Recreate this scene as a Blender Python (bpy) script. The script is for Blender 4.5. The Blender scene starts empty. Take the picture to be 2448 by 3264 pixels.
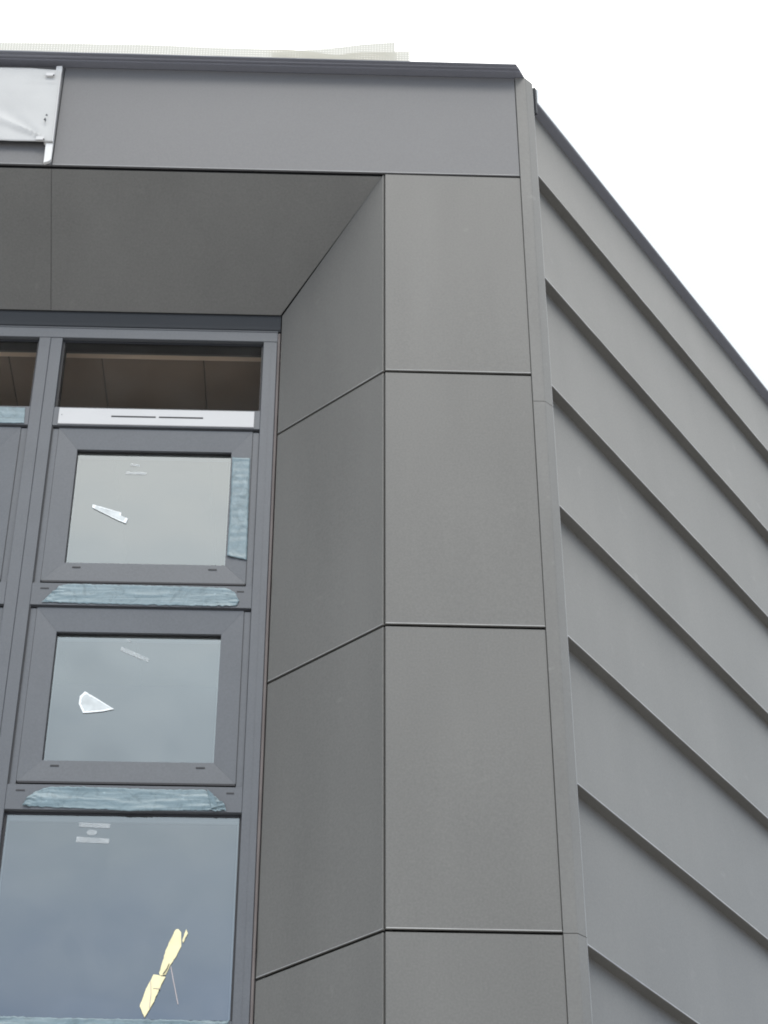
import bpy, math, random
from mathutils import Vector, noise
random.seed(7)
S = bpy.context.scene
COL = S.collection
GZ = 1.6                      # eye height above the ground

# ------------------------------------------------------------------ camera
cd = bpy.data.cameras.new("camera")
cam = bpy.data.objects.new("camera", cd); COL.objects.link(cam)
cam.location = (0, 0, GZ)
cam.rotation_euler = (math.radians(90 + 36.146), 0, math.radians(-1.864))
cd.sensor_fit = 'AUTO'; cd.sensor_width = 36; cd.lens = 70.57
cd.clip_start = 0.05; cd.clip_end = 3000
S.camera = cam

# ------------------------------------------------------------------ sky, sun, exposure
SUN_EL, SUN_AZ = math.radians(52), math.radians(176)      # high, behind the photographer's right shoulder, veiled
w = bpy.data.worlds.new("World"); S.world = w; w.use_nodes = True
N = w.node_tree.nodes; L = w.node_tree.links; N.clear()
out = N.new('ShaderNodeOutputWorld'); bg = N.new('ShaderNodeBackground'); bg.inputs['Strength'].default_value = 0.12
sky = N.new('ShaderNodeTexSky'); sky.sky_type = 'NISHITA'; sky.sun_disc = False
sky.sun_elevation = SUN_EL; sky.sun_rotation = SUN_AZ
tc = N.new('ShaderNodeTexCoord'); sx = N.new('ShaderNodeSeparateXYZ'); ramp = N.new('ShaderNodeValToRGB')
L.new(tc.outputs['Generated'], sx.inputs[0]); L.new(sx.outputs['Z'], ramp.inputs['Fac'])
e = ramp.color_ramp.elements                                # overcast: grows lighter towards the zenith, bluish lower down
e[0].position = 0.0; e[0].color = (.30, .35, .44, 1)
e[1].position = 1.0; e[1].color = (1.0, .985, .95, 1)
for p_, c_ in ((.37, (.36, .44, .58, 1)), (.45, (.52, .59, .65, 1)), (.53, (.62, .69, .73, 1)), (.60, (.82, .83, .81, 1)), (.75, (.94, .93, .90, 1))):
    q = e.new(p_); q.color = c_
sc = N.new('ShaderNodeVectorMath'); sc.operation = 'SCALE'; sc.inputs['Scale'].default_value = 11.0
cn = N.new('ShaderNodeTexNoise'); cn.inputs['Scale'].default_value = 3.2; cn.inputs['Detail'].default_value = 5; cn.inputs['Roughness'].default_value = .5
cm = N.new('ShaderNodeMapping'); cm.inputs['Scale'].default_value = (1, 1, 2.2); L.new(tc.outputs['Generated'], cm.inputs['Vector']); L.new(cm.outputs[0], cn.inputs['Vector'])
cr = N.new('ShaderNodeMapRange'); cr.inputs[1].default_value = .3; cr.inputs[2].default_value = .7; cr.inputs[3].default_value = .86; cr.inputs[4].default_value = 1.14
L.new(cn.outputs['Fac'], cr.inputs[0])
cs = N.new('ShaderNodeVectorMath'); cs.operation = 'SCALE'; L.new(ramp.outputs['Color'], cs.inputs[0]); L.new(cr.outputs[0], cs.inputs['Scale'])
L.new(cs.outputs[0], sc.inputs[0])
mx = N.new('ShaderNodeMix'); mx.data_type = 'RGBA'; mx.inputs['Factor'].default_value = 0.94
L.new(sky.outputs['Color'], mx.inputs['A']); L.new(sc.outputs[0], mx.inputs['B'])
L.new(mx.outputs['Result'], bg.inputs['Color']); L.new(bg.outputs[0], out.inputs['Surface'])
sd = bpy.data.lights.new("sun", 'SUN'); sd.energy = 0.5; sd.angle = math.radians(18); sd.color = (1, .97, .92)
so = bpy.data.objects.new("sun", sd); COL.objects.link(so)
dv = Vector((math.sin(SUN_AZ) * math.cos(SUN_EL), math.cos(SUN_AZ) * math.cos(SUN_EL), math.sin(SUN_EL)))
so.rotation_euler = dv.to_track_quat('Z', 'Y').to_euler(); so.location = (0, 0, 30)
S.view_settings.view_transform = 'Standard'; S.view_settings.look = 'None'
S.view_settings.exposure = 1.14; S.view_settings.gamma = 1; S.view_settings.use_curve_mapping = False
S.render.engine = 'CYCLES'
S.cycles.filter_width = 1.9; S.cycles.max_bounces = 6; S.cycles.transparent_max_bounces = 12

# ------------------------------------------------------------------ materials
def mat(name, col, rough=.5, metal=0., spec=.5, var=0., vscale=3., fine=0., bump=0., bscale=300., stretch=(1, 1, 1), rnd=0., spots=0.):
    m = bpy.data.materials.new(name); m.use_nodes = True
    n = m.node_tree.nodes; l = m.node_tree.links; b = n['Principled BSDF']
    b.inputs['Roughness'].default_value = rough; b.inputs['Metallic'].default_value = metal
    b.inputs['Specular IOR Level'].default_value = spec
    t = n.new('ShaderNodeTexCoord'); mp = n.new('ShaderNodeMapping'); mp.inputs['Scale'].default_value = stretch
    l.new(t.outputs['Object'], mp.inputs['Vector'])
    val = n.new('ShaderNodeMath'); val.operation = 'ADD'; val.inputs[0].default_value = 1; val.inputs[1].default_value = 0
    last = val.outputs[0]
    def addnoise(scale, amp, detail, vec):
        nonlocal last
        x = n.new('ShaderNodeTexNoise'); x.inputs['Scale'].default_value = scale; x.inputs['Detail'].default_value = detail
        l.new(vec, x.inputs['Vector'])
        mr = n.new('ShaderNodeMapRange'); mr.inputs[1].default_value = .25; mr.inputs[2].default_value = .75
        mr.inputs[3].default_value = -amp; mr.inputs[4].default_value = amp; l.new(x.outputs['Fac'], mr.inputs[0])
        a = n.new('ShaderNodeMath'); a.operation = 'ADD'; l.new(last, a.inputs[0]); l.new(mr.outputs[0], a.inputs[1]); last = a.outputs[0]
        return x
    if var: addnoise(vscale, var, 5, mp.outputs[0])
    if fine: addnoise(110, fine, 2, t.outputs['Object'])
    if spots:
        x = n.new('ShaderNodeTexNoise'); x.inputs['Scale'].default_value = 9; x.inputs['Detail'].default_value = 8; l.new(t.outputs['Object'], x.inputs['Vector'])
        mr = n.new('ShaderNodeMapRange'); mr.inputs[1].default_value = .66; mr.inputs[2].default_value = .8; mr.inputs[3].default_value = 0; mr.inputs[4].default_value = spots
        l.new(x.outputs['Fac'], mr.inputs[0]); a = n.new('ShaderNodeMath'); a.operation = 'ADD'
        l.new(last, a.inputs[0]); l.new(mr.outputs[0], a.inputs[1]); last = a.outputs[0]
    if rnd:
        oi = n.new('ShaderNodeObjectInfo'); mr = n.new('ShaderNodeMapRange'); mr.inputs[3].default_value = -rnd; mr.inputs[4].default_value = rnd
        l.new(oi.outputs['Random'], mr.inputs[0]); a = n.new('ShaderNodeMath'); a.operation = 'ADD'
        l.new(last, a.inputs[0]); l.new(mr.outputs[0], a.inputs[1]); last = a.outputs[0]
    v = n.new('ShaderNodeVectorMath'); v.operation = 'SCALE'; v.inputs[0].default_value = col; l.new(last, v.inputs['Scale'])
    l.new(v.outputs[0], b.inputs['Base Color'])
    if bump:
        x = n.new('ShaderNodeTexNoise'); x.inputs['Scale'].default_value = bscale; x.inputs['Detail'].default_value = 3; l.new(mp.outputs[0], x.inputs['Vector'])
        bm = n.new('ShaderNodeBump'); bm.inputs['Strength'].default_value = bump; bm.inputs['Distance'].default_value = .002
        l.new(x.outputs['Fac'], bm.inputs['Height']); l.new(bm.outputs[0], b.inputs['Normal'])
    return m

M = {}
M['clad'] = mat('grey_cladding_sheet', (.114, .1115, .1035), .50, 0, .35, var=.075, vscale=2.4, fine=.10, bump=.10, bscale=420, rnd=.03, spots=.22, stretch=(1.5, 1.5, .32))
M['trim'] = mat('grey_corner_sheet', (.126, .124, .116), .50, 0, .35, var=.10, vscale=5, fine=.08, bump=.1, bscale=300, stretch=(1, 1, .35), rnd=.02, spots=.6)
M['soffit'] = M['clad']
M['fascia'] = mat('cool_grey_fascia_sheet', (.112, .112, .1145), .50, 0, .35, var=.05, vscale=1.5, fine=.07, bump=.10, bscale=420, rnd=.02, spots=.1)
M['pale_edge'] = mat('pale_fold_edge', (.225, .225, .225), .42, 0, .5, var=.3, vscale=7)  # paler than the sheet, along hems, lap lips and the trim fold
M['cope'] = mat('dark_coping_sheet', (.150, .155, .178), .4, var=.04, fine=.05)
M['frame'] = mat('grey_window_coating', (.086, .092, .101), .45, 0, .4, var=.05, vscale=6, fine=.08, rnd=.02)
M['head'] = mat('dark_head_profile', (.036, .039, .043), .6, 0, .15, var=.05)
M['black'] = mat('black_gasket', (.012, .012, .014), .6)
M['gap'] = mat('dark_membrane', (.02, .02, .022), .9)
M['white'] = mat('white_plastic', (.43, .43, .43), .4, var=.03, vscale=8)
M['strip'] = mat('white_flashing', (.60, .63, .64), .4, var=.02)
M['sheet'] = mat('white_fabric', (.43, .43, .42), .75, var=.05, vscale=5, bump=.25, bscale=60)
M['edge'] = mat('white_edge_profile', (.56, .56, .55), .5, var=.04, vscale=9)
M['sealant'] = mat('brown_sealant', (.125, .108, .102), .8, var=.25, vscale=14, stretch=(1, 1, .3), spots=.5)
M['brown'] = mat('brown_ceiling_board', (.34, .29, .25), .7, var=.08, vscale=5, rnd=.06)
M['brownl'] = mat('light_brown_lining', (.80, .72, .63), .7, var=.06, vscale=7)
M['room'] = mat('room_plaster', (.25, .24, .23), .9, var=.04)
M['concrete'] = mat('concrete', (.3, .29, .28), .9, var=.1)
M['ground'] = mat('gravel_ground', (.43, .42, .415), .9, var=.2, vscale=.8, bump=.5, bscale=60)
M['roofing'] = mat('grey_roofing', (.2, .2, .2), .9, var=.1)
M['mark'] = mat('white_mark', (.47, .50, .50), .35, var=.22, vscale=22)
M['markrim'] = mat('white_mark_edge', (.72, .75, .75), .4)
M['yellow'] = mat('pale_yellow_strip', (.74, .67, .40), .5, var=.16, vscale=11)
M['wire'] = mat('pinkish_thread', (.45, .38, .36), .6)

def film_material(sc_=(2.2, 2.2, 34)):
    m = mat('blue_protective_film', (.17, .265, .31), .38, 0, .5)
    n = m.node_tree.nodes; l = m.node_tree.links; b = n['Principled BSDF']
    t = n.new('ShaderNodeTexCoord'); mp = n.new('ShaderNodeMapping'); mp.inputs['Scale'].default_value = sc_
    l.new(t.outputs['Object'], mp.inputs[0])
    x = n.new('ShaderNodeTexNoise'); x.inputs['Scale'].default_value = 1.6; x.inputs['Detail'].default_value = 8; x.inputs['Distortion'].default_value = 1.2
    l.new(mp.outputs[0], x.inputs['Vector'])
    r = n.new('ShaderNodeValToRGB'); el = r.color_ramp.elements
    el[0].position = .35; el[0].color = (.135, .19, .21, 1); el[1].position = .75; el[1].color = (.205, .27, .29, 1)
    q = el.new(.55); q.color = (.155, .215, .237, 1)
    l.new(x.outputs['Fac'], r.inputs[0]); l.new(r.outputs[0], b.inputs['Base Color'])
    v = n.new('ShaderNodeTexNoise'); v.inputs['Scale'].default_value = 13; v.inputs['Detail'].default_value = 8; v.inputs['Roughness'].default_value = .7; v.inputs['Distortion'].default_value = 2.5
    l.new(t.outputs['Object'], v.inputs['Vector'])
    ar = n.new('ShaderNodeMapRange'); ar.inputs[1].default_value = .34; ar.inputs[2].default_value = .5; ar.inputs[3].default_value = .72; ar.inputs[4].default_value = .96; l.new(v.outputs['Fac'], ar.inputs[0]); l.new(ar.outputs[0], b.inputs['Alpha'])
    wv = n.new('ShaderNodeMapRange'); wv.inputs[1].default_value = .6; wv.inputs[2].default_value = .7; wv.inputs[3].default_value = 0; wv.inputs[4].default_value = .35; l.new(v.outputs['Fac'], wv.inputs[0])
    mm = n.new('ShaderNodeMix'); mm.data_type = 'RGBA'; l.new(wv.outputs[0], mm.inputs['Factor']); l.new(r.outputs[0], mm.inputs['A']); mm.inputs['B'].default_value = (.36, .46, .49, 1); l.new(mm.outputs['Result'], b.inputs['Base Color'])
    ad = n.new('ShaderNodeMath'); ad.operation = 'ADD'; l.new(x.outputs['Fac'], ad.inputs[0]); l.new(v.outputs['Fac'], ad.inputs[1])
    bm = n.new('ShaderNodeBump'); bm.inputs['Strength'].default_value = .45; bm.inputs['Distance'].default_value = .003
    l.new(ad.outputs[0], bm.inputs['Height']); l.new(bm.outputs[0], b.inputs['Normal'])
    return m
M['film'] = film_material(); M['filmv'] = film_material((14, 14, 7))

def glass(name, refl, tint, grow=1., dust=.03):
    m = bpy.data.materials.new(name); m.use_nodes = True
    n = m.node_tree.nodes; l = m.node_tree.links; n.clear()
    o = n.new('ShaderNodeOutputMaterial'); g = n.new('ShaderNodeBsdfGlossy'); g.inputs['Roughness'].default_value = .02
    g.inputs['Color'].default_value = (.94, .99, 1, 1)
    t = n.new('ShaderNodeBsdfTransparent'); t.inputs['Color'].default_value = (*tint, 1)
    f = n.new('ShaderNodeLayerWeight'); f.inputs['Blend'].default_value = .25
    mr = n.new('ShaderNodeMapRange'); mr.inputs[3].default_value = refl; mr.inputs[4].default_value = grow
    l.new(f.outputs['Fresnel'], mr.inputs[0])
    x = n.new('ShaderNodeMixShader'); l.new(mr.outputs[0], x.inputs[0]); l.new(t.outputs[0], x.inputs[1]); l.new(g.outputs[0], x.inputs[2])
    tc_ = n.new('ShaderNodeTexCoord')
    wv = n.new('ShaderNodeTexNoise'); wv.inputs['Scale'].default_value = 2.2; wv.inputs['Detail'].default_value = 1; l.new(tc_.outputs['Object'], wv.inputs['Vector'])
    bm = n.new('ShaderNodeBump'); bm.inputs['Strength'].default_value = .4; bm.inputs['Distance'].default_value = .01; l.new(wv.outputs['Fac'], bm.inputs['Height']); l.new(bm.outputs[0], g.inputs['Normal'])
    dn = n.new('ShaderNodeTexNoise'); dn.inputs['Scale'].default_value = 3.5; dn.inputs['Detail'].default_value = 7; dn.inputs['Roughness'].default_value = .62; dn.inputs['Distortion'].default_value = .6
    l.new(tc_.outputs['Object'], dn.inputs['Vector'])
    dr = n.new('ShaderNodeMapRange'); dr.inputs[1].default_value = .35; dr.inputs[2].default_value = .75; dr.inputs[3].default_value = dust * .4; dr.inputs[4].default_value = dust * 2.4; l.new(dn.outputs['Fac'], dr.inputs[0])
    df = n.new('ShaderNodeBsdfDiffuse'); df.inputs['Color'].default_value = (.55, .55, .52, 1)
    y = n.new('ShaderNodeMixShader'); l.new(dr.outputs[0], y.inputs[0]); l.new(x.outputs[0], y.inputs[1]); l.new(df.outputs[0], y.inputs[2])
    l.new(y.outputs[0], o.inputs['Surface'])
    return m
M['glass'] = glass('coated_window_glass', .17, (.42, .45, .45))
M['clear'] = glass('clear_window_glass', 0.0, (.84, .78, .72), .10, .012)

def faint(name, col, alpha):
    m = bpy.data.materials.new(name); m.use_nodes = True
    n = m.node_tree.nodes; l = m.node_tree.links; n.clear()
    o = n.new('ShaderNodeOutputMaterial'); d = n.new('ShaderNodeBsdfDiffuse'); d.inputs['Color'].default_value = (*col, 1)
    t = n.new('ShaderNodeBsdfTransparent'); x = n.new('ShaderNodeMixShader')
    tx = n.new('ShaderNodeTexNoise'); tx.inputs['Scale'].default_value = 35; mr = n.new('ShaderNodeMapRange')
    mr.inputs[1].default_value = .3; mr.inputs[2].default_value = .7; mr.inputs[3].default_value = alpha * .5; mr.inputs[4].default_value = alpha
    tc_ = n.new('ShaderNodeTexCoord'); l.new(tc_.outputs['Object'], tx.inputs['Vector']); l.new(tx.outputs['Fac'], mr.inputs[0]); l.new(mr.outputs[0], x.inputs[0])
    l.new(t.outputs[0], x.inputs[1]); l.new(d.outputs[0], x.inputs[2]); l.new(x.outputs[0], o.inputs['Surface'])
    return m
M['label'] = faint('faint_glass_label', (.75, .78, .78), .22)

def net_material():
    m = bpy.data.materials.new('pale_woven_net'); m.use_nodes = True
    n = m.node_tree.nodes; l = m.node_tree.links; n.clear()
    o = n.new('ShaderNodeOutputMaterial'); d = n.new('ShaderNodeBsdfDiffuse'); tr = n.new('ShaderNodeBsdfTranslucent'); tp = n.new('ShaderNodeBsdfTransparent')
    for q_ in (d, tr): q_.inputs['Color'].default_value = (.60, .58, .51, 1)
    m1 = n.new('ShaderNodeMixShader'); m1.inputs[0].default_value = .5; l.new(d.outputs[0], m1.inputs[1]); l.new(tr.outputs[0], m1.inputs[2])
    t = n.new('ShaderNodeTexCoord'); sp = n.new('ShaderNodeSeparateXYZ'); l.new(t.outputs['Object'], sp.inputs[0])
    def band(sock, per, duty):
        d_ = n.new('ShaderNodeMath'); d_.operation = 'DIVIDE'; d_.inputs[1].default_value = per; l.new(sock, d_.inputs[0])
        f = n.new('ShaderNodeMath'); f.operation = 'FRACT'; l.new(d_.outputs[0], f.inputs[0])
        c = n.new('ShaderNodeMath'); c.operation = 'LESS_THAN'; c.inputs[1].default_value = duty; l.new(f.outputs[0], c.inputs[0]); return c.outputs[0]
    a = band(sp.outputs['X'], .0145, .78); c = band(sp.outputs['Z'], .0145, .78)
    mxx = n.new('ShaderNodeMath'); mxx.operation = 'MAXIMUM'; l.new(a, mxx.inputs[0]); l.new(c, mxx.inputs[1])
    m2 = n.new('ShaderNodeMixShader'); l.new(mxx.outputs[0], m2.inputs[0]); l.new(tp.outputs[0], m2.inputs[1]); l.new(m1.outputs[0], m2.inputs[2])
    l.new(m2.outputs[0], o.inputs['Surface'])
    return m
M['net'] = net_material()

# ------------------------------------------------------------------ mesh helpers
def link(name, verts, faces, m, parent=None, smooth=False, label=None):
    me = bpy.data.meshes.new(name); me.from_pydata([tuple(v) for v in verts], [], faces); me.update()
    me.materials.append(m)
    if smooth:
        for p in me.polygons: p.use_smooth = True
    o = bpy.data.objects.new(name, me); COL.objects.link(o)
    if parent: o.parent = parent
    if label: o['label'] = label
    return o
class MB:
    def __init__(s): s.v = []; s.f = []
    def add(s, vs, fs):
        b = len(s.v); s.v += [Vector(v) for v in vs]; s.f += [[i + b for i in f] for f in fs]
    def box(s, x0, x1, y0, y1, z0, z1):
        s.add([(x0, y0, z0), (x1, y0, z0), (x1, y1, z0), (x0, y1, z0), (x0, y0, z1), (x1, y0, z1), (x1, y1, z1), (x0, y1, z1)],
              [(0, 3, 2, 1), (4, 5, 6, 7), (0, 1, 5, 4), (1, 2, 6, 5), (2, 3, 7, 6), (3, 0, 4, 7)])
    def cbox(s, x0, x1, y0, y1, z0, z1, c=.003):
        # box whose front (low y) edges are chamfered
        s.add([(x0, y1, z0), (x1, y1, z0), (x1, y1, z1), (x0, y1, z1),
               (x0, y0 + c, z0), (x1, y0 + c, z0), (x1, y0 + c, z1), (x0, y0 + c, z1),
               (x0 + c, y0, z0 + c), (x1 - c, y0, z0 + c), (x1 - c, y0, z1 - c), (x0 + c, y0, z1 - c)],
              [(3, 2, 1, 0), (0, 1, 5, 4), (1, 2, 6, 5), (2, 3, 7, 6), (3, 0, 4, 7),
               (4, 5, 9, 8), (5, 6, 10, 9), (6, 7, 11, 10), (7, 4, 8, 11), (8, 9, 10, 11)])
    def prism(s, prof, a, b):
        # extrude a closed list of points from offset vector a to b
        n = len(prof); a = Vector(a); b = Vector(b)
        s.add([Vector(p) + a for p in prof] + [Vector(p) + b for p in prof],
              [tuple(range(n))[::-1], tuple(range(n, 2 * n))] + [(i, (i + 1) % n, n + (i + 1) % n, n + i) for i in range(n)])
    def obj(s, name, m, parent=None, label=None, smooth=False):
        return link(name, s.v, s.f, m, parent, smooth, label)
def up(z): return z + GZ

def sheet_panel(name, q, nrm, m, parent, thick=.010, nu=10, nv=16, bulge=.0016, c=.0025, hem=0.0008, seed=0, label=None):
    """folded metal tray: q = bl, br, tr, tl (front face), softly uneven front, chamfered rim, hem along its lower edge"""
    q = [Vector(p) for p in q]; nrm = Vector(nrm).normalized()
    cen = sum(q, Vector()) / 4
    V = []; F = []
    Lu = ((q[1] - q[0]).length + (q[2] - q[3]).length) / 2; Lv = ((q[3] - q[0]).length + (q[2] - q[1]).length) / 2
    def P(u, v): return (q[0] * (1 - u) + q[1] * u) * (1 - v) + (q[3] * (1 - u) + q[2] * u) * v
    cu = c / Lu; cv = c / Lv
    us = [cu + (1 - 2 * cu) * i / nu for i in range(nu + 1)]; hv = .006 / Lv
    vs = [cv, hv] + [hv + (1 - cv - hv) * j / nv for j in range(1, nv + 1)]
    for j, v in enumerate(vs):
        for i, u in enumerate(us):
            k = noise.noise(Vector((u * Lu * 1.3 + seed * 7.1, v * Lv * 1.1, seed * 3.3))) + .5 * noise.noise(Vector((u * Lu * 3.1, v * Lv * 2.3 + seed, 9)))
            e_ = min(1, min(u, 1 - u) * 3) * min(1, min(v, 1 - v) * 3)
            d = bulge * k * e_ * 2
            if j == 0: d = hem
            V.append(P(u, v) + nrm * d)
    w_ = nu + 1
    base = len(V)
    V += [V[i].copy() for i in range(2 * w_)]          # the hem has its own vertices, so its fold stays crisp
    for j in range(len(vs) - 1):
        o_ = base if j == 0 else 0
        for i in range(nu): F.append((o_ + j * w_ + i, o_ + j * w_ + i + 1, o_ + (j + 1) * w_ + i + 1, o_ + (j + 1) * w_ + i))
    # rim: walk around
    ring = [i for i in range(w_)] + [j * w_ + nu for j in range(1, len(vs))] + [(len(vs) - 1) * w_ + i for i in range(nu - 1, -1, -1)] + [j * w_ for j in range(len(vs) - 2, 0, -1)]
    ring2 = list(range(len(V), len(V) + len(ring))); V += [V[i].copy() for i in ring]
    b1 = len(V)
    for idx in ring:
        u = (idx % w_) / nu; vj = idx // w_; v = vs[vj]
        uu = 0 if u == 0 else 1 if u == 1 else us[idx % w_]; vv = 0 if vj == 0 else 1 if vj == len(vs) - 1 else v
        V.append(P(uu, vv) - nrm * (0 if vj == 0 else c))
    b2 = len(V); n_ = len(ring)
    for k in range(n_): V.append(V[b1 + k] - nrm * thick)
    for k in range(n_):
        k2 = (k + 1) % n_
        F.append((ring2[k2], ring2[k], b1 + k, b1 + k2)); F.append((b1 + k2, b1 + k, b2 + k, b2 + k2))
    F.append([b2 + k for k in range(n_)][::-1])
    o = link(name, V, F, m, parent, False, label)
    for p in o.data.polygons[:nu * (len(vs) - 1)]:
        p.use_smooth = True
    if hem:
        o.data.materials.append(M['pale_edge'])
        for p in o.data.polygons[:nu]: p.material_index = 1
    for p in o.data.polygons[:nu]: p.use_smooth = False
    return o

def tag(o, label, cat, group=None, kind=None):
    o['label'] = label; o['category'] = cat
    if group: o['group'] = group
    if kind: o['kind'] = kind
    return o

# ------------------------------------------------------------------ ground
g = link('ground', [(-600, -600, 0), (600, -600, 0), (600, 600, 0), (-600, 600, 0)], [(0, 1, 2, 3)], M['ground']); g['kind'] = 'structure'
g['label'] = 'plain pale gravel ground around the building'
g.location.z = 0

# ------------------------------------------------------------------ building
B = bpy.data.objects.new('building', None); COL.objects.link(B); B.location = (0, 0, 0)
tag(B, 'grey metal clad building corner with recessed tall windows and lapped side wall', 'building')

YF = 7.0; YW = 7.48                        # facade plane, window plane
X1, X2 = 0.228, 0.900                      # opening edge, corner trim
XR = -0.263                                # inner end of the right splay
ZF, ZI = 7.182, 6.664                      # fascia bottom, soffit inner end
ZT = 7.894
NB = 4; PITCH = 1.096
XJL = -1.330 - (NB - 1) * PITCH            # left edge of the last opening
XRL = XJL - 0.084                          # inner end of the left splay
X1L = XRL - (X1 - XR)                      # left opening edge
XEND = X1L - 0.672 - .09                   # left end of the facade
joints = [ZF, 5.909, 4.535, 3.173, 1.80, 0.43, -0.94, -1.58]
G = .0052
# right facade frame
BE = math.radians(35.53); TD = Vector((math.sin(BE), math.cos(BE), 0)); ND = Vector((math.cos(BE), -math.sin(BE), 0))
RC = Vector((.9937, 7.035, 0)); SIDE = 14.0
lips = [7.780, 7.231, 6.546, 5.878, 5.195, 4.520, 3.826, 3.142, 2.46, 1.78, 1.10, .42, -.26, -.94, -1.55]
LAP = .046
def RP(t, off, z): return RC + TD * t + ND * off + Vector((0, 0, up(z)))

# cladding panels, front
sd_ = 0
for side in (0, 1):
    xa, xb = (X1, X2) if side == 0 else (X1L - .672, X1L)
    for i in range(len(joints) - 1):
        zt, zb = joints[i] - G, joints[i + 1] + G
        if zt - zb < .05: continue
        sd_ += 1
        tilt = random.uniform(-.002, .002)
        sheet_panel('cladding_panel', [(xa + G, YF - .002, up(zb + .001)), (xb, YF - .002 + tilt, up(zb - .002)), (xb, YF, up(zt - .003)), (xa + G, YF, up(zt + .001))],
                    (0, -1, 0), M['clad'], B, seed=sd_)
# reveal panels (splayed 45 degrees)
for side in (0, 1):
    for i in range(len(joints) - 1):
        zt, zb = joints[i] - G, joints[i + 1] + G
        if zt - zb < .05: continue
        sd_ += 1
        zin = zt if i else ZI - .008
        if side == 0:
            a = (XR, YW); b_ = (X1 - .0045, YF + .0045); nrm = Vector((-.48, -.491, 0)); q = [(*a, up(zb)), (*b_, up(zb)), (*b_, up(zt)), (*a, up(zin))]
        else:
            a = (X1L + .0045, YF + .0045); b_ = (XRL, YW); nrm = Vector((.48, -.491, 0)); q = [(*a, up(zb)), (*b_, up(zb)), (*b_, up(zin)), (*a, up(zt))]
        sheet_panel('reveal_panel', q, nrm, M['clad'], B, seed=sd_)
# soffit panels (sloping down to the window head)
sj = [X1L, -1.405 - 2.19, -1.405, X1]
for i in range(3):
    xa, xb = sj[i], sj[i + 1]
    g0 = .0004 if i else .005; g1 = .0004 if i < 2 else .005
    ia = XRL if i == 0 else xa; ib = XR if i == 2 else xb
    sd_ += 1
    # q order: inner edge at the bottom
    sheet_panel('soffit_panel', [(ia + g0, YW, up(ZI)), (ib - g1, YW, up(ZI)), (xb - g1, YF + .012, up(ZF - .010)), (xa + g0, YF + .012, up(ZF - .010))],
                (0, -.73, -.68), M['soffit'], B, hem=0, seed=sd_, nu=14, c=.002)
# fascia panels
fj = [X1L - .672, -1.405 - 2.19, -1.405, X2]
for i in range(3):
    sd_ += 1
    sheet_panel('fascia_panel', [(fj[i] + .002, YF - .003, up(ZF + .002)), (fj[i + 1] - .0008, YF - .003, up(ZF + .002)), (fj[i + 1] - .0008, YF - .001, up(ZT)), (fj[i] + .002, YF - .001, up(ZT))],
                (0, -1, 0), M['fascia'], B, seed=sd_, nu=24, nv=8, bulge=.0012, hem=.0007)
# corner trims: front flat, folded return
tj = [7.892, 5.748, 3.169, .59, -1.59]
for i in range(4):
    zt, zb = tj[i] - (.0015 if i else 0), tj[i + 1] + .0015
    pr = [(.9012, YF + .02), (.9012, YF - .004), (.902, YF - .005), (.952, YF - .006), (.958, YF - .003), (.9935, 7.030), (.9955, 7.036), (.980, 7.055)]
    mb = MB(); mb.prism([(x, y, 0) for x, y in pr][::-1], (0, 0, up(zb)), (0, 0, up(zt)))
    to = mb.obj('corner_trim', M['trim'], B); to.data.materials.append(M['pale_edge'])
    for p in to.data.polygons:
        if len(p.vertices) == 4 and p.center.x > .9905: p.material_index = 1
for i in range(4):
    zt, zb = tj[i] - (.0015 if i else 0), tj[i + 1] + .0015
    mb = MB(); mb.cbox(XEND, X1L - .676, YF - .006, YF + .02, up(zb), up(zt)); mb.obj('corner_trim', M['trim'], B)
# lapped panels, right facade
def lap_panel(zb, ztop, seed, first=False):
    nt = 90; V = []; F = []
    fr = [0, .09, .2, .35, .5, .65, .8, .92, 1]
    prof = [('hem0', zb, -.003), ('hem1', zb + .002, .004), ('hem2', zb + .010, 0.0)]
    H = ztop - zb
    rows = [(zb, -LAP - .03), (zb, -.002), (zb + .0006, .0014), (zb + .0060, .0010)]
    for f in fr: rows.append((zb + .0060 + (H - .004) * f, -(LAP + .002) * f))
    V = []
    for r, (z, off) in enumerate(rows):
        for k in range(nt + 1):
            t = .002 + SIDE * (k / nt) ** 1.5
            d = 0
            if r >= 4:
                f = fr[r - 4]; e_ = math.sin(math.pi * f)
                d = e_ * (.0055 * noise.noise(Vector((t * .9, f * 1.4 + seed * 5.3, seed))) + .0018 * noise.noise(Vector((t * 2.7, f * 2, seed * 2.1)))) - e_ * .002
            elif r == 1 or r == 2:
                d = .0012 * noise.noise(Vector((t * 1.6, seed, 4)))
            dz = .0025 * noise.noise(Vector((t * .8, seed * 1.7, 1))) if r < 5 else 0
            V.append(RP(t, off + d, z + dz))
    w_ = nt + 1
    for r in range(len(rows) - 1):
        if r == 3: continue
        for k in range(nt): F.append((r * w_ + k, r * w_ + k + 1, (r + 1) * w_ + k + 1, (r + 1) * w_ + k))
    o = link('lap_panel', V, F, M['clad'], B)
    o.data.materials.append(M['pale_edge'])
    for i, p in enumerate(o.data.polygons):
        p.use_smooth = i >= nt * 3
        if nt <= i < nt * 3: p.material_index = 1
for i in range(1, len(lips)):
    lap_panel(lips[i], lips[i - 1], i)

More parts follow.
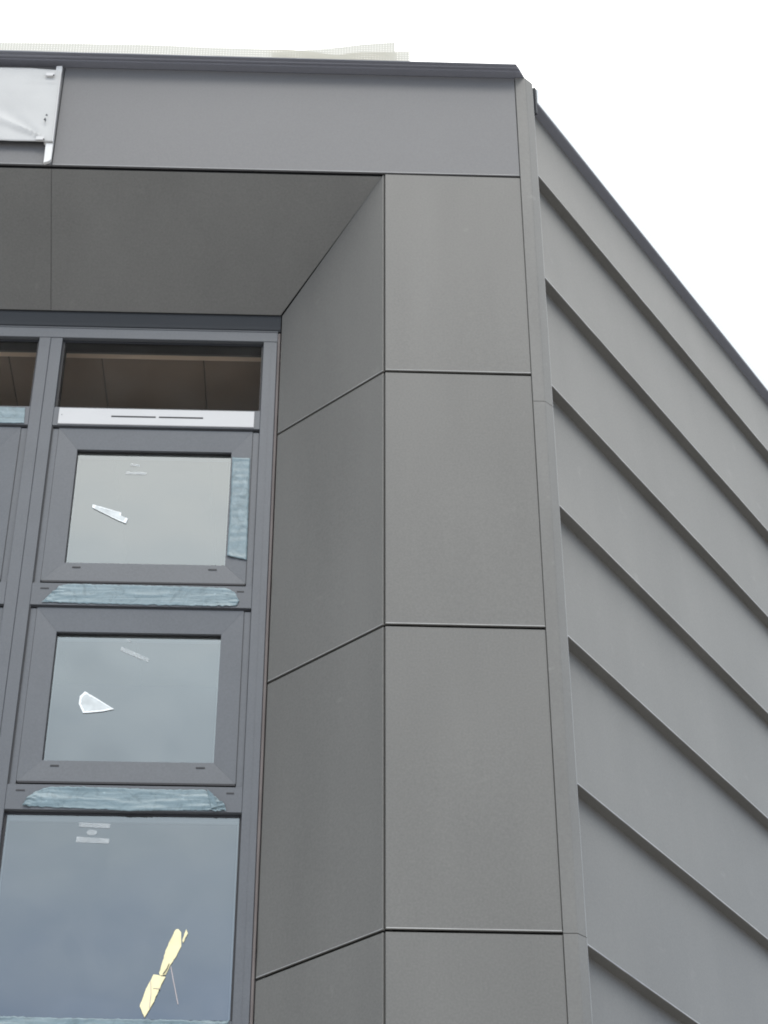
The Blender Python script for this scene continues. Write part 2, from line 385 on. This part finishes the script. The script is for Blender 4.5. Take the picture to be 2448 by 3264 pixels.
# coping over the front
pr = [(7.02, 7.896), (6.957, 7.896), (6.955, 7.903), (6.937, 7.905), (6.935, 7.912), (6.917, 7.914), (6.915, 7.922), (6.95, 7.932), (7.30, 7.925), (7.30, 7.87), (7.02, 7.87)]
mb = MB()
n = len(pr)
def endx(y): return .900 + (y - 6.915) * .62 if y < 7.1 else .95
A = [Vector((XEND - .03, y, up(z + (0 if y > 6.95 else .004)))) for y, z in pr]; C_ = [Vector((endx(y), y, up(z - (0 if y > 6.954 else (z - 7.896) * .55)))) for y, z in pr]
mb.add(A + C_, [tuple(range(n)), tuple(range(n, 2 * n))[::-1]] + [(i, n + i, n + (i + 1) % n, (i + 1) % n) for i in range(n)])
mb.obj('coping', M['cope'], B)
# coping over the side wall: dark underside, upstand end and white flashing
mb = MB()
zt = lips[0]
P = [(-.004, zt - .001), (.001, zt), (.002, zt + .003), (0, zt + .012), (-.3, zt + .03), (-.3, zt - .03), (-LAP - .01, zt - .002)]
a = [RP(.028, o_, z) for o_, z in P]; b_ = [RP(SIDE, o_, z) for o_, z in P]; n = len(P)
mb.add(a + b_, [tuple(range(n))[::-1], tuple(range(n, 2 * n))] + [(i, (i + 1) % n, n + (i + 1) % n, n + i) for i in range(n)])
mb.obj('coping', M['cope'], B, 'dark drip edge along the top of the lapped side wall')
mb = MB()
P = [(.006, zt + .012), (.006, zt + .10), (-.02, zt + .10), (-.02, zt + .012)]
mb.add([RP(.014, o_, z - (.0 if k not in (0, 3) else .1)) for k, (o_, z) in enumerate(P)] + [RP(.030, o_, z - (.0 if k not in (0, 3) else .1)) for k, (o_, z) in enumerate(P)],
       [(0, 1, 2, 3), (7, 6, 5, 4), (0, 4, 5, 1), (1, 5, 6, 2), (2, 6, 7, 3), (3, 7, 4, 0)])
mb.obj('coping_end', M['head'], B)
mb = MB(); nt = 40; V = []; F = []
for k in range(nt + 1):
    t = .036 + (SIDE - .04) * (k / nt) ** 1.4
    h = .105 - .045 * min(1, t / 3.2)
    for o_, z in ((.006, zt + .004), (.010, zt + h), (-.03, zt + h + .003), (-.03, zt + .014)):
        V.append(RP(t, o_ + .001 * noise.noise(Vector((t * 2, z, 0))), z + .003 * noise.noise(Vector((t * 1.5, 0, 3)))))
for k in range(nt):
    for j in range(4): F.append((k * 4 + j, (k + 1) * 4 + j, (k + 1) * 4 + (j + 1) % 4, k * 4 + (j + 1) % 4))
F += [(0, 1, 2, 3), tuple(nt * 4 + j for j in (3, 2, 1, 0))]
mb.add(V, F); mb.obj('white_flashing', M['strip'], B)

# core walls behind the cladding
mb = MB()
mb.box(X1 + .03, .92, YF + .03, YF + .25, 0, up(7.86))
mb.box(XEND + .01, X1L - .03, YF + .03, YF + .25, 0, up(7.86))
mb.box(X1L - .02, X1 + .02, YF + .03, YF + .25, up(7.24), up(7.86))
# behind the splays and the soffit
d = .035
for s_, xo, xi in ((1, X1, XR), (-1, X1L, XRL)):
    a = (xo + s_ * d, YF + .03); b_ = (xi + s_ * d * .9, YW + .06); c_ = (xi + s_ * (d + .25), YW + .06); e_ = (xo + s_ * (d + .25), YF + .03)
    V = [(x, y, 0) for x, y in (a, b_, c_, e_)]
    mb.prism(V if s_ > 0 else V[::-1], (0, 0, 0), (0, 0, up(7.2)))
mb.prism([(0, YF + .03, up(ZF + .035)), (0, YW + .05, up(ZI + .04)), (0, YW + .05, up(ZI + .30)), (0, YF + .03, up(ZF + .3))], (X1L - .1, 0, 0), (X1 + .1, 0, 0))
q0 = RP(.03, -LAP - .035, 0); q1 = RP(SIDE, -LAP - .035, 0); q2 = RP(SIDE, -LAP - .25, 0); q3 = RP(.03, -LAP - .25, 0)
for q in (q0, q1, q2, q3): q.z = 0
mb.prism([q0, q1, q2, q3], (0, 0, 0), (0, 0, up(7.74)))
e1 = q2
mb.box(XEND + .01, XEND + .25, YF + .26, e1.y, 0, up(7.86))
mb.box(XEND + .26, e1.x, e1.y - .25, e1.y, 0, up(7.74))
mb.obj('core_wall', M['gap'], B)
mb = MB(); pts = [(XEND + .02, YF + .27), (.90, YF + .27), (q3.x, q3.y + .1), (q2.x - .3, q2.y), (XEND + .02, q2.y)]
mb.prism([(x, y, 0) for x, y in pts], (0, 0, up(7.755)), (0, 0, up(7.865))); mb.obj('roof', M['roofing'], B)

# ------------------------------------------------------------------ window wall
def bar(name, x0, x1, z0, z1, y0=YW, y1=YW + .12, m='frame', parent=B, c=.002, label=None):
    mb = MB(); mb.cbox(x0, x1, y0, y1, up(z0), up(z1), c); return mb.obj(name, M[m], parent, label)
ZB = -1.59
# head: dark stepped closure, then head rail
mb = MB()
mb.box(XRL, XR - .004, YW + .010, YW + .14, up(6.585), up(6.672)); mb.box(XRL, XR - .004, YW + .003, YW + .0095, up(6.557), up(6.590)); mb.box(XRL, XR - .004, YW + .0, YW + .0028, up(6.565), up(6.569))
mb.obj('head_closure', M['head'], B)
mb = MB(); mb.cbox(XRL + .012, XR - .016, YW, YW + .12, up(6.489), up(6.556), .002); mb.box(XRL + .012, XR - .016, YW - .003, YW - .0005, up(6.549), up(6.553)); mb.obj('head_rail', M['frame'], B)
# mullions and jambs
for k in range(NB - 1):
    xm = -1.330 - k * PITCH
    mb = MB(); mb.cbox(xm - .113, xm - .0575, YW, YW + .12, up(ZB), up(6.487), .0015); mb.cbox(xm - .0565, xm, YW + .0015, YW + .12, up(ZB), up(6.487), .0015)
    mb.obj('mullion', M['frame'], B)
for xa, xb in ((-.347, XR - .018), (XRL + .018, XJL)):
    mb = MB(); mb.cbox(xa, xb, YW, YW + .12, up(ZB), up(6.487), .0015)
    if xa > -1: mb.box(-.312, -.3105, YW - .001, YW + .004, up(ZB), up(6.487))
    mb.obj('jamb', M['frame'], B)
for xa, xb, s_ in ((XR - .0165, XR - .003, 1), (XRL + .003, XRL + .0165, -1)):
    V = []; F = []; nz = 120
    for k in range(nz + 1):
        z = up(ZB + (6.54 - ZB) * k / nz); o_ = .0022 * noise.noise(Vector((k * .4, s_, 0)))
        blob = .006 if (k in (72, 73) or k == 98) else 0
        V += [(xa, YW + .004, z), (xa + .004, YW - .002 - blob + o_, z), (xb - .003, YW - .004 - blob + o_, z), (xb, YW + .002, z)]
    for k in range(nz):
        for j in range(3): F.append((k * 4 + j, k * 4 + j + 1, (k + 1) * 4 + j + 1, (k + 1) * 4 + j))
    link('sealant_bead', V, F, M['sealant'], B, True)

rows = [('fixed', 6.487, 6.052), ('sash', 5.940, 5.040), ('sash', 4.923, 4.026), ('fixed2', 3.908, 3.003), ('fixed2', 2.886, 1.90), ('fixed2', 1.783, .80), ('fixed2', .683, -.30), ('fixed2', -.417, -1.47)]
def slot(x0, x1, z, parent, y):
    mb = MB(); mb.box(x0, x1, y - .0012, y + .0005, up(z - .0035), up(z + .0035)); return mb.obj('drainage_slot', M['black'], parent)
def mitred(mb, xo0, xo1, zo0, zo1, xi0, xi1, zi0, zi1, y0, y1, lip=.006):
    # four mitred rails, faces slope very slightly towards the glass
    g_ = .0003
    def rail(p): # p: outer a, outer b, inner b, inner a (x,z)
        f = [Vector((p[0][0], y0, up(p[0][1]))), Vector((p[1][0], y0, up(p[1][1]))), Vector((p[2][0], y0 + lip, up(p[2][1]))), Vector((p[3][0], y0 + lip, up(p[3][1])))]
        b = [Vector((v.x, y1, v.z)) for v in f]
        mb.add(f + b, [(0, 1, 2, 3), (0, 4, 5, 1), (1, 5, 6, 2), (2, 6, 7, 3), (3, 7, 4, 0), (7, 6, 5, 4)])
    rail([(xo0 + g_, zo0), (xo1 - g_, zo0), (xi1 - g_, zi0), (xi0 + g_, zi0)])
    rail([(xo1, zo0 + g_), (xo1, zo1 - g_), (xi1, zi1 - g_), (xi1, zi0 + g_)])
    rail([(xo1 - g_, zo1), (xo0 + g_, zo1), (xi0 + g_, zi1), (xi1 - g_, zi1)])
    rail([(xo0, zo1 - g_), (xo0, zo0 + g_), (xi0, zi0 + g_), (xi0, zi1 - g_)])
def pane(x0, x1, z0, z1, y, parent, m='glass', bow=.0):
    nx, nz = 12, 12; V = []; F = []
    for j in range(nz + 1):
        for i in range(nx + 1):
            u, v = i / nx, j / nz; V.append((x0 + (x1 - x0) * u, y - bow * math.sin(math.pi * u) * math.sin(math.pi * v), up(z0 + (z1 - z0) * v)))
    for j in range(nz):
        for i in range(nx): F.append((j * (nx + 1) + i, j * (nx + 1) + i + 1, (j + 1) * (nx + 1) + i + 1, (j + 1) * (nx + 1) + i))
    return link('pane', V, F, M[m], parent, True)
def gasket(x0, x1, z0, z1, y, parent, w_=.005):
    mb = MB()
    mb.box(x0, x1, y, y + .008, up(z1 - w_), up(z1)); mb.box(x0, x1, y, y + .008, up(z0), up(z0 + w_ * .6))
    mb.box(x0, x0 + w_, y, y + .008, up(z0 + w_ * .6), up(z1 - w_)); mb.box(x1 - w_ * .6, x1, y, y + .008, up(z0 + w_ * .6), up(z1 - w_))
    return mb.obj('gasket', M['black'], parent)
def spacer(x0, x1, z0, z1, y, parent, w_=.016):
    mb = MB(); mb.box(x0, x1, y, y + .01, up(z1 - w_ * 1.5), up(z1)); mb.box(x0, x1, y, y + .01, up(z0), up(z0 + w_ * .5))
    mb.box(x0, x0 + w_ * .5, y, y + .01, up(z0 + w_ * .5), up(z1 - w_ * 1.5)); mb.box(x1 - w_ * .5, x1, y, y + .01, up(z0 + w_ * .5), up(z1 - w_ * 1.5))
    return mb.obj('spacer_bar', M['white'], parent)
wins = {}
for k in range(NB):
    x0 = -1.330 - k * PITCH; x1 = x0 + .983
    # transom rails between the rows
    for r in range(len(rows)):
        zt = rows[r][2]; zb = rows[r + 1][1] if r + 1 < len(rows) else ZB
        t_ = bar('transom_rail', x0 + .0006, x1 - .0006, zb, zt, YW + .001, YW + .12, c=.0015)
        if r in (1, 2):
            zs = zt - .030
            slot(x0 + .039, x0 + .077, zs, t_, YW + .001); slot(x1 - .068 , x1 - .036, zs, t_, YW + .001)
    for r, (kind, zt, zb) in enumerate(rows):
        if kind == 'sash':
            fr_ = MB()
            # fixed rebate frame behind the sash
            yb = YW + .030
            mitred(fr_, x0 + .0015, x1 - .0015, zb, zt - .001, x0 + .06, x1 - .06, zb + .06, zt - .06, yb, YW + .10, 0)
            fr_.box(x0 + .006, x0 + .0325, YW + .014, YW + .0295, up(zb + .001), up(zt - .012)); fr_.box(x1 - .0305, x1 - .002, YW + .014, YW + .0295, up(zb + .001), up(zt - .012))
            fo = fr_.obj('window_frame', M['frame'], B)
            s = MB(); xa, xb, za, zc = x0 + .034, x1 - .033, zb + .021, zt - .007
            mitred(s, xa, xb, za, zc, x0 + .130, x1 - .128, zb + .122, zt - .130, YW + .012, YW + .050, .005)
            so_ = s.obj('sash', M['frame'], fo)
            mb = MB(); mb.box(xa + .004, xb - .002, YW + .012, YW + .029, up(za - .009), up(za - .0004)); mb.box(x0 + .0015, x0 + .006, YW + .006, YW + .029, up(zb), up(zt - .002))
            mb.box(xb + .0002, xb + .0018, YW + .0105, YW + .029, up(za), up(zt - .05)); mb.box(x0 + .002, x1 - .002, YW + .008, YW + .029, up(zt - .0068), up(zt - .002))
            mb.obj('gasket', M['black'], fo)
            gasket(x0 + .129, x1 - .127, zb + .1205, zt - .1285, YW + .030, fo, .004)
            pane(x0 + .130, x1 - .128, zb + .122, zt - .130, YW + .040, fo); spacer(x0 + .130, x1 - .128, zb + .122, zt - .130, YW + .050, fo)
            zs = za + .075
            slot(x0 + .168, x0 + .205, zs, fo, YW + .0148); slot(x1 - .203, x1 - .165, zs, fo, YW + .0148)
            wins[(k, r)] = fo
        else:
            fr_ = MB(); mitred(fr_, x0 + .0008, x1 - .0008, zb + .0008, zt - .0008, x0 + .012, x1 - .010, zb + .010, zt - .012, YW + .022, YW + .09, 0)
            fo = fr_.obj('window_frame', M['black'], B)
            pane(x0 + .011, x1 - .009, zb + .009, zt - .011, YW + .026, fo, 'clear' if r == 0 else 'glass')
            if r: spacer(x0 + .011, x1 - .009, zb + .009, zt - .011, YW + .036, fo)
            wins[(k, r)] = fo
    # trickle vent on the first transom rail
    if k in (0, 2):
        mb = MB(); mb.cbox(x0 + .026, x1 - .028, YW - .004, YW + .0004, up(5.947), up(6.044), .002)
        tv = mb.obj('trickle_vent', M['white'], B)
        for a, b_ in ((x0 + .276, x0 + .487), (x0 + .502, x0 + .712)):
            mb = MB(); mb.box(a, b_, YW - .0052, YW - .0038, up(5.992), up(6.000)); mb.obj('vent_slot', M['black'], tv)
        mb = MB(); mb.box(x0 + .040, x0 + .0435, YW - .0052, YW - .0038, up(5.998), up(6.0025)); mb.obj('screw', M['black'], tv)
# faint labels on the panes
def patch(name, pts, y, m, parent=None, th=.0008):
    mb = MB(); P = [(x, y, up(z)) for x, z in pts]; mb.prism(P, (0, -th, 0), (0, 0, 0)); return mb.obj(name, m, parent)
yg = YW + .037
patch('glass_label', [(-.965, 5.685), (-.870, 5.683), (-.868, 5.698), (-.963, 5.700)], yg, M['label'], wins[(0, 1)])
patch('glass_label', [(-.945, 5.735), (-.905, 5.728), (-.903, 5.742), (-.943, 5.748)], yg, M['label'], wins[(0, 1)])
patch('glass_label', [(-.915, 4.712), (-.790, 4.655), (-.785, 4.672), (-.910, 4.732)], yg, M['label'], wins[(0, 2)])
patch('glass_label', [(-.890, 4.760), (-.870, 4.757), (-.871, 4.768), (-.888, 4.770)], yg, M['label'], wins[(0, 2)])
yg3 = YW + .023
patch('glass_label', [(-1.017, 3.843), (-.890, 3.838), (-.889, 3.858), (-1.016, 3.863)], yg3, M['label'], wins[(0, 3)])
patch('glass_label', [(-.984 + .022 * (1 + math.cos(a * math.pi / 6)), 3.817 + .013 * math.sin(a * math.pi / 6)) for a in range(12)], yg3, M['label'], wins[(0, 3)])
patch('glass_label', [(-1.023, 3.772), (-.888, 3.768), (-.887, 3.790), (-1.022, 3.797)], yg3, M['label'], wins[(0, 3)])

# ------------------------------------------------------------------ the room behind
mb = MB(); xl, xr_ = XRL - .1, 0.6
mb.box(xl, XR + .3, YW + .13, YW + .19, up(6.52), up(6.60)); mb.obj('window_lining', M['brownl'], B)
xs = [xl, -4.8, -4.33, -3.86, -3.39, -2.92, -2.45, -1.98, -1.63, -1.165, -.655, -.10, .6]
for a, b_ in zip(xs[:-1], xs[1:]):
    mb = MB(); mb.box(a + .003, b_ - .003, YW + .195, YW + 3.4, up(6.56), up(6.62)); mb.obj('ceiling_board', M['brown'], B)
mb = MB(); mb.box(xl, xr_, YW + .192, YW + 3.4, up(6.622), up(6.628)); mb.obj('ceiling_backing', M['gap'], B)
mb = MB(); mb.box(xl, xr_, YW + .3, YW + 3.4, up(6.63), up(6.7)); mb.box(xl, xr_, YW + 3.41, YW + 3.5, up(ZB), up(6.7)); mb.box(xl - .1, xl - .01, YW + .13, YW + 3.4, up(ZB), up(6.7))
mb.box(xr_ + .01, xr_ + .1, YW + .35, YW + 3.4, up(ZB), up(6.7)); mb.box(xl, xr_, YW + .125, YW + 3.4, up(-1.58), up(-1.5))
mb.obj('room_wall', M['room'], B)

# ------------------------------------------------------------------ leftover blue film on the frames
def film(top, bot, y, label, seed, nu=140, nv=20, amp=.0042, rough_ends=.12, vertical=False, group='strips of blue protective film'):
    """irregular stuck-on strip between two polylines (x,z); edges wander, ends wrinkle"""
    def interp(pl, u):
        L_ = [0]
        for a, b in zip(pl[:-1], pl[1:]): L_.append(L_[-1] + math.dist(a, b))
        s = u * L_[-1]
        for i in range(len(pl) - 1):
            if s <= L_[i + 1] + 1e-9:
                f = (s - L_[i]) / max(1e-9, L_[i + 1] - L_[i]); return (pl[i][0] * (1 - f) + pl[i + 1][0] * f, pl[i][1] * (1 - f) + pl[i + 1][1] * f)
        return pl[-1]
    V = []; F = []
    for j in range(nv + 1):
        v = j / nv
        for i in range(nu + 1):
            u = i / nu
            a = interp(bot, u); b = interp(top, u)
            x = a[0] * (1 - v) + b[0] * v; z = a[1] * (1 - v) + b[1] * v
            e_ = max(0, 1 - min(u, 1 - u) / rough_ends) if rough_ends else 0
            nn = abs(noise.noise(Vector((x * 14 + seed, z * 55, seed)))) * (.12 + 1.9 * e_) + .5 * abs(noise.noise(Vector((x * 45, z * 90, seed * 2)))) * (.1 + e_)
            ez = max(0, abs(v - .5) * 2 - .6) * 2.5; eu = 1 if (i < 2 or i > nu - 2) else 0
            nn += .55 * max(0, noise.noise(Vector((x * 5 + z * 22, z * 34 - x * 4, seed * 1.3)))) ** 1.0
            jz = ez * .004 * (noise.noise(Vector((x * 60, seed, v * 2))) + .5 * noise.noise(Vector((x * 170, seed, v)))) * (1 + 1.5 * e_) + .003 * noise.noise(Vector((x * 30, j * .0 + v * 3, seed))) ; jx = .003 * noise.noise(Vector((z * 60, u, seed)))
            V.append(Vector((x + jx, y - .0015 - amp * nn, up(z + jz))))
    w_ = nu + 1
    for j in range(nv):
        for i in range(nu): F.append((j * w_ + i, j * w_ + i + 1, (j + 1) * w_ + i + 1, (j + 1) * w_ + i))
    o = link('protective_film', V, F, M['film'], None, True)
    md = o.modifiers.new('thickness', 'SOLIDIFY'); md.thickness = .0006
    if vertical: o.data.materials[0] = M['filmv']
    tag(o, label, 'film', group)
    return o
film([(-1.235, 4.990), (-1.205, 5.022), (-1.165, 5.034), (-.9, 5.033), (-.62, 5.031), (-.463, 5.028), (-.425, 5.005), (-.402, 4.962)],
     [(-1.278, 4.934), (-1.1, 4.931), (-.8, 4.929), (-.5, 4.929), (-.413, 4.932)], YW,
     'long blue film strip stuck below the upper opening window, under the white vent window', 3)
f2 = film([(-1.242, 3.958), (-1.215, 3.985), (-1.179, 4.004), (-1.149, 4.013), (-.9, 4.014), (-.7, 4.008), (-.506, 4.011), (-.46, 3.975), (-.421, 3.944)],
     [(-1.256, 3.921), (-1.0, 3.914), (-.8, 3.906), (-.5, 3.914), (-.412, 3.910)], YW,
     'wrinkled blue film strip with a folded right end, above the largest pane', 11, amp=.010)
mb = MB(); mb.add([(-.497, YW - .006, up(4.012)), (-.47, YW - .014, up(3.985)), (-.447, YW - .016, up(3.925)), (-.475, YW - .008, up(3.922)), (-.497, YW - .005, up(4.0)), (-.48, YW - .004, up(3.95))],
       [(0, 1, 5), (1, 2, 5), (2, 3, 5), (3, 0, 5)])
fl = mb.obj('loose_flap', M['film'], f2)
film([(-.470, 5.775), (-.468, 5.6), (-.467, 5.4), (-.469, 5.212)], [(-.386, 5.770), (-.384, 5.6), (-.381, 5.4), (-.378, 5.188)][0:4], YW + .0125,
     'upright blue film strip on the right stile of the upper opening window', 23, rough_ends=.05, nu=60, nv=10, vertical=True)
film([(-1.9, 6.044), (-1.7, 6.045), (-1.466, 6.040)], [(-1.9, 5.944), (-1.7, 5.944), (-1.462, 5.946)], YW,
     'pale blue film strip at the left photo edge beside the white vent', 31, rough_ends=0, amp=.002)
film([(-1.32, 3.012), (-1.0, 3.006), (-.7, 3.005), (-.36, 3.002)], [(-1.32, 2.90), (-1.0, 2.894), (-.7, 2.90), (-.36, 2.905)], YW,
     'lowest blue film strip, crumpled under the largest pane', 41, amp=.010)

def ragged(pts, amp=.0022, step=.012, seed=1):
    out_ = []
    for i, (a, b) in enumerate(zip(pts, pts[1:] + pts[:1])):
        n_ = max(1, int(math.dist(a, b) / step)); out_.append(a)
        for k in range(1, n_):
            f = k / n_; L_ = math.dist(a, b); px, pz = -(b[1] - a[1]) / L_, (b[0] - a[0]) / L_
            d_ = amp * (noise.noise(Vector((i * 3.1 + f * L_ * 60, seed, 0))) + .6 * noise.noise(Vector((f * L_ * 190, seed, i))))
            out_.append((a[0] + (b[0] - a[0]) * f + px * d_, a[1] + (b[1] - a[1]) * f + pz * d_))
    return out_
# flat white marks on the glass, each with a paler rim
def mark(pts, y, label, parent=None):
    pts = ragged(pts)
    c = Vector((sum(p[0] for p in pts) / len(pts), sum(p[1] for p in pts) / len(pts)))
    o = patch('pane_mark', [(x, z) for x, z in pts], y, M['mark'])
    tag(o, label, 'mark', 'white marks on the panes')
    mb = MB(); n_ = len(pts)
    inn = [(c.x + (x - c.x) * (.88 if i % 2 else .84), c.y + (z - c.y) * (.84 if i % 2 else .78)) for i, (x, z) in enumerate(pts)]
    V = [(x, y - .0016, up(z)) for x, z in pts] + [(x, y - .0016, up(z)) for x, z in inn] + [(x, y - .0009, up(z)) for x, z in pts] + [(x, y - .0009, up(z)) for x, z in inn]
    F = []
    for i in range(n_):
        j = (i + 1) % n_; F += [(i, j, n_ + j, n_ + i), (i, 2 * n_ + i, 2 * n_ + j, j), (n_ + i, n_ + j, 3 * n_ + j, 3 * n_ + i)]
    mb.add(V, F); mb.obj('paler_rim', M['markrim'], o)
    return o
mark([(-1.104, 5.504), (-1.04, 5.484), (-.969, 5.461), (-.967, 5.443), (-.935, 5.427), (-.943, 5.400), (-.977, 5.415), (-1.04, 5.450), (-1.103, 5.486)], yg, 'narrow pointed white scrap on the upper opening window pane')
mark([(-1.052, 4.500), (-1.0, 4.468), (-.919, 4.414), (-.965, 4.402), (-1.050, 4.392), (-1.072, 4.438), (-1.071, 4.476)], yg, 'broad kite shaped white scrap on the lower opening window pane')
ye = bpy.data.objects.new('yellow_strip', None); COL.objects.link(ye); ye.location = (-.64, yg3, up(3.2))  # flat pale yellow pieces laid on the largest pane
tag(ye, 'crooked pale yellow strip slanting across the bottom of the largest pane', 'strip')
def ypart(name, pts, m, dy=0):
    if m == 'yellow': pts = ragged(pts, .0028, .010, len(pts))
    mb = MB(); mb.prism([(x + .64, -dy, z - 3.2) for x, z in pts], (0, -.002, 0), (0, 0, 0)); return mb.obj(name, M[m], ye)
ypart('upper_piece', [(-.590, 3.392), (-.580, 3.394), (-.568, 3.380), (-.564, 3.322), (-.580, 3.280), (-.600, 3.245), (-.618, 3.200), (-.640, 3.196), (-.645, 3.208), (-.637, 3.243), (-.630, 3.270), (-.626, 3.300), (-.610, 3.345)], 'yellow')
ypart('lower_piece', [(-.618, 3.190), (-.633, 3.157), (-.657, 3.086), (-.672, 3.055), (-.689, 3.021), (-.711, 3.067), (-.700, 3.105), (-.692, 3.137), (-.666, 3.199), (-.648, 3.197), (-.636, 3.192)], 'yellow', .0022)
ypart('side_piece', [(-.549, 3.394), (-.541, 3.376), (-.558, 3.335), (-.562, 3.345)], 'yellow')
ypart('thread', [(-.602, 3.234), (-.599, 3.234), (-.580, 3.155), (-.561, 3.078), (-.564, 3.078), (-.583, 3.155)], 'wire')
ypart('crease', [(-.676, 3.170), (-.674, 3.171), (-.669, 3.115), (-.672, 3.060), (-.6745, 3.060), (-.6715, 3.115)], 'wire', .0045)
ypart('crease', [(-.630, 3.200), (-.615, 3.225), (-.608, 3.245), (-.606, 3.244), (-.613, 3.222), (-.628, 3.198)], 'head', .0045)
ypart('crease', [(-.664, 3.1425), (-.634, 3.1395), (-.634, 3.138), (-.664, 3.141)], 'wire', .0045)

# ------------------------------------------------------------------ white sheet on the fascia
sh = bpy.data.objects.new('white_sheet', None); COL.objects.link(sh); sh.location = (-1.43, YF - .03, up(7.5))
tag(sh, 'creased white sheet with a white edge strip hung on the fascia, upper left', 'banner')
V = []; F = []; nu, nv = 80, 36
xl_ = -4.2
for j in range(nv + 1):
    v = j / nv
    for i in range(nu + 1):
        u = 1 - (1 - i / nu) ** 2.2
        xr2 = -1.447 + .0 + (.012 if v > .5 else 0) * v
        xr2 = -1.4105 * (1 - v) + -1.4165 * v
        x = xl_ + (xr2 - xl_) * u
        zt_ = 7.828 + .012 * min(1, (xr2 - x) / .15) + .006 * math.sin(x * 7); zb_ = 7.316 + .003 * math.sin(x * 5)
        z = zb_ + (zt_ - zb_) * v
        dx = xr2 - .034 - x; dz = z - 7.33
        # folds fanning from the lower right fixing and a short pull near the upper one
        k_ = 1 if dx > 0 else 0; dx = max(dx, 0); r_ = math.hypot(dx, dz) + .02; an = math.atan2(dz, dx + .001)
        dep = .012 * math.exp(-((an - .52) / .09) ** 2) * min(1, r_ / .06) * math.exp(-r_ / .5) * 1.9 - .012 * math.exp(-((an - .74) / .13) ** 2) * min(1, r_ / .1) * math.exp(-r_ / .4)
        dep *= k_
        dep += .008 * math.exp(-((z - 7.745 - dx * .02) / .008) ** 2) * math.exp(-dx / .08)
        dep += .006 * noise.noise(Vector((x * 3, z * 5, 2))) + .002 * noise.noise(Vector((x * 11, z * 14, 5)))
        V.append(Vector((x + 1.43, -dep * min(1, max(0, (xr2 - x) / .04)) - .004, z - 7.5)))
w_ = nu + 1
for j in range(nv):
    for i in range(nu): F.append((j * w_ + i, j * w_ + i + 1, (j + 1) * w_ + i + 1, (j + 1) * w_ + i))
fb = link('fabric', V, F, M['sheet'], sh, True); md = fb.modifiers.new('thickness', 'SOLIDIFY'); md.thickness = .001
mb = MB(); P = [(-1.443, 7.872), (-1.414, 7.874), (-1.407, 7.318), (-1.406, 7.200), (-1.415, 7.188), (-1.440, 7.176), (-1.442, 7.311), (-1.452, 7.316)]
mb.prism([(x + 1.43, 0.004, z - 7.5) for x, z in P], (0, 0, 0), (0, .018, 0)); mb.obj('edge_strip', M['edge'], sh)
mb = MB(); P = [(-1.4065, 7.312), (-1.4125, 7.812), (-1.4165, 7.812), (-1.4105, 7.312)]
mb.prism([(x + 1.43, -.012, z - 7.5) for x, z in P[::-1]], (0, .002, 0), (0, .0155, 0)); mb.obj('edge_rib', M['white'], sh)
for x, z in ((-1.466, 7.790), (-1.470, 7.326)):
    mb = MB(); mb.cbox(x - .022 + 1.43, x + .022 + 1.43, -.016, -.0135, z - .012 - 7.5, z + .012 - 7.5, .002); cl = mb.obj('clip', M['white'], sh)
    mb = MB(); mb.box(x + .016 + 1.43, x + .022 + 1.43, -.0185, -.0162, z - .013 - 7.5, z - .005 - 7.5); mb.obj('rivet', M['head'], cl)
for p in ([(-1.466, 7.452), (-1.458, 7.468), (-1.452, 7.452), (-1.456, 7.432), (-1.459, 7.448)], [(-1.460, 7.486), (-1.448, 7.478), (-1.449, 7.490), (-1.455, 7.494)]):
    mb = MB(); mb.prism([(x + 1.43, -.018, z - 7.5) for x, z in p], (0, -.001, 0), (0, 0, 0)); mb.obj('tear', M['head'], sh)

# ------------------------------------------------------------------ netting above the roof edge
def net(x0, x1, top, bot, y, seed):
    V = []; F = []; nu, nv = 160, 8
    for j in range(nv + 1):
        for i in range(nu + 1):
            x = x0 + (x1 - x0) * i / nu; v = j / nv
            z = bot + (top(x) - bot) * v
            V.append((x, y - .02 * noise.noise(Vector((x * 2.5, v, seed))) - .02 * v, up(z)))
    for j in range(nv):
        for i in range(nu): F.append((j * (nu + 1) + i, j * (nu + 1) + i + 1, (j + 1) * (nu + 1) + i + 1, (j + 1) * (nu + 1) + i))
    o = link('net_sheet', V, F, M['net'], None, True)
    return o
def lerp(pts, x):
    if x <= pts[0][0]: return pts[0][1]
    for (a, b), (c, d_) in zip(pts[:-1], pts[1:]):
        if x <= c: return b + (d_ - b) * (x - a) / (c - a)
    return pts[-1][1]
kf = 7.12 / 7.0
na = net(-5.3, .360 * kf, lambda x: lerp([(-1.9, 8.05 * kf), (-1.28 * kf, 8.058 * kf), (-.46 * kf, 8.053 * kf), (-.30 * kf, 8.050 * kf), (-.10 * kf, 8.030 * kf), (-.02 * kf, 8.016 * kf), (.10 * kf, 8.044 * kf), (.30 * kf, 8.060 * kf), (.36 * kf, 8.058 * kf)], x) + .004 * noise.noise(Vector((x * 6, 0, 0))), 7.93, 7.12, 1)
na.name = 'debris_net'; tag(na, 'beige woven net standing along the roof edge above the fascia', 'netting')
kf2 = 7.16 / 7.0
nb = net(-.35 * kf2, .285 * kf2, lambda x: lerp([(-.35 * kf2, 8.02 * kf2), (-.02, 8.075 * kf2), (.15 * kf2, 8.108 * kf2), (.285 * kf2, 8.130 * kf2)], x), 7.93, 7.16, 5)
nb.name = 'net_fold'; nb.parent = na
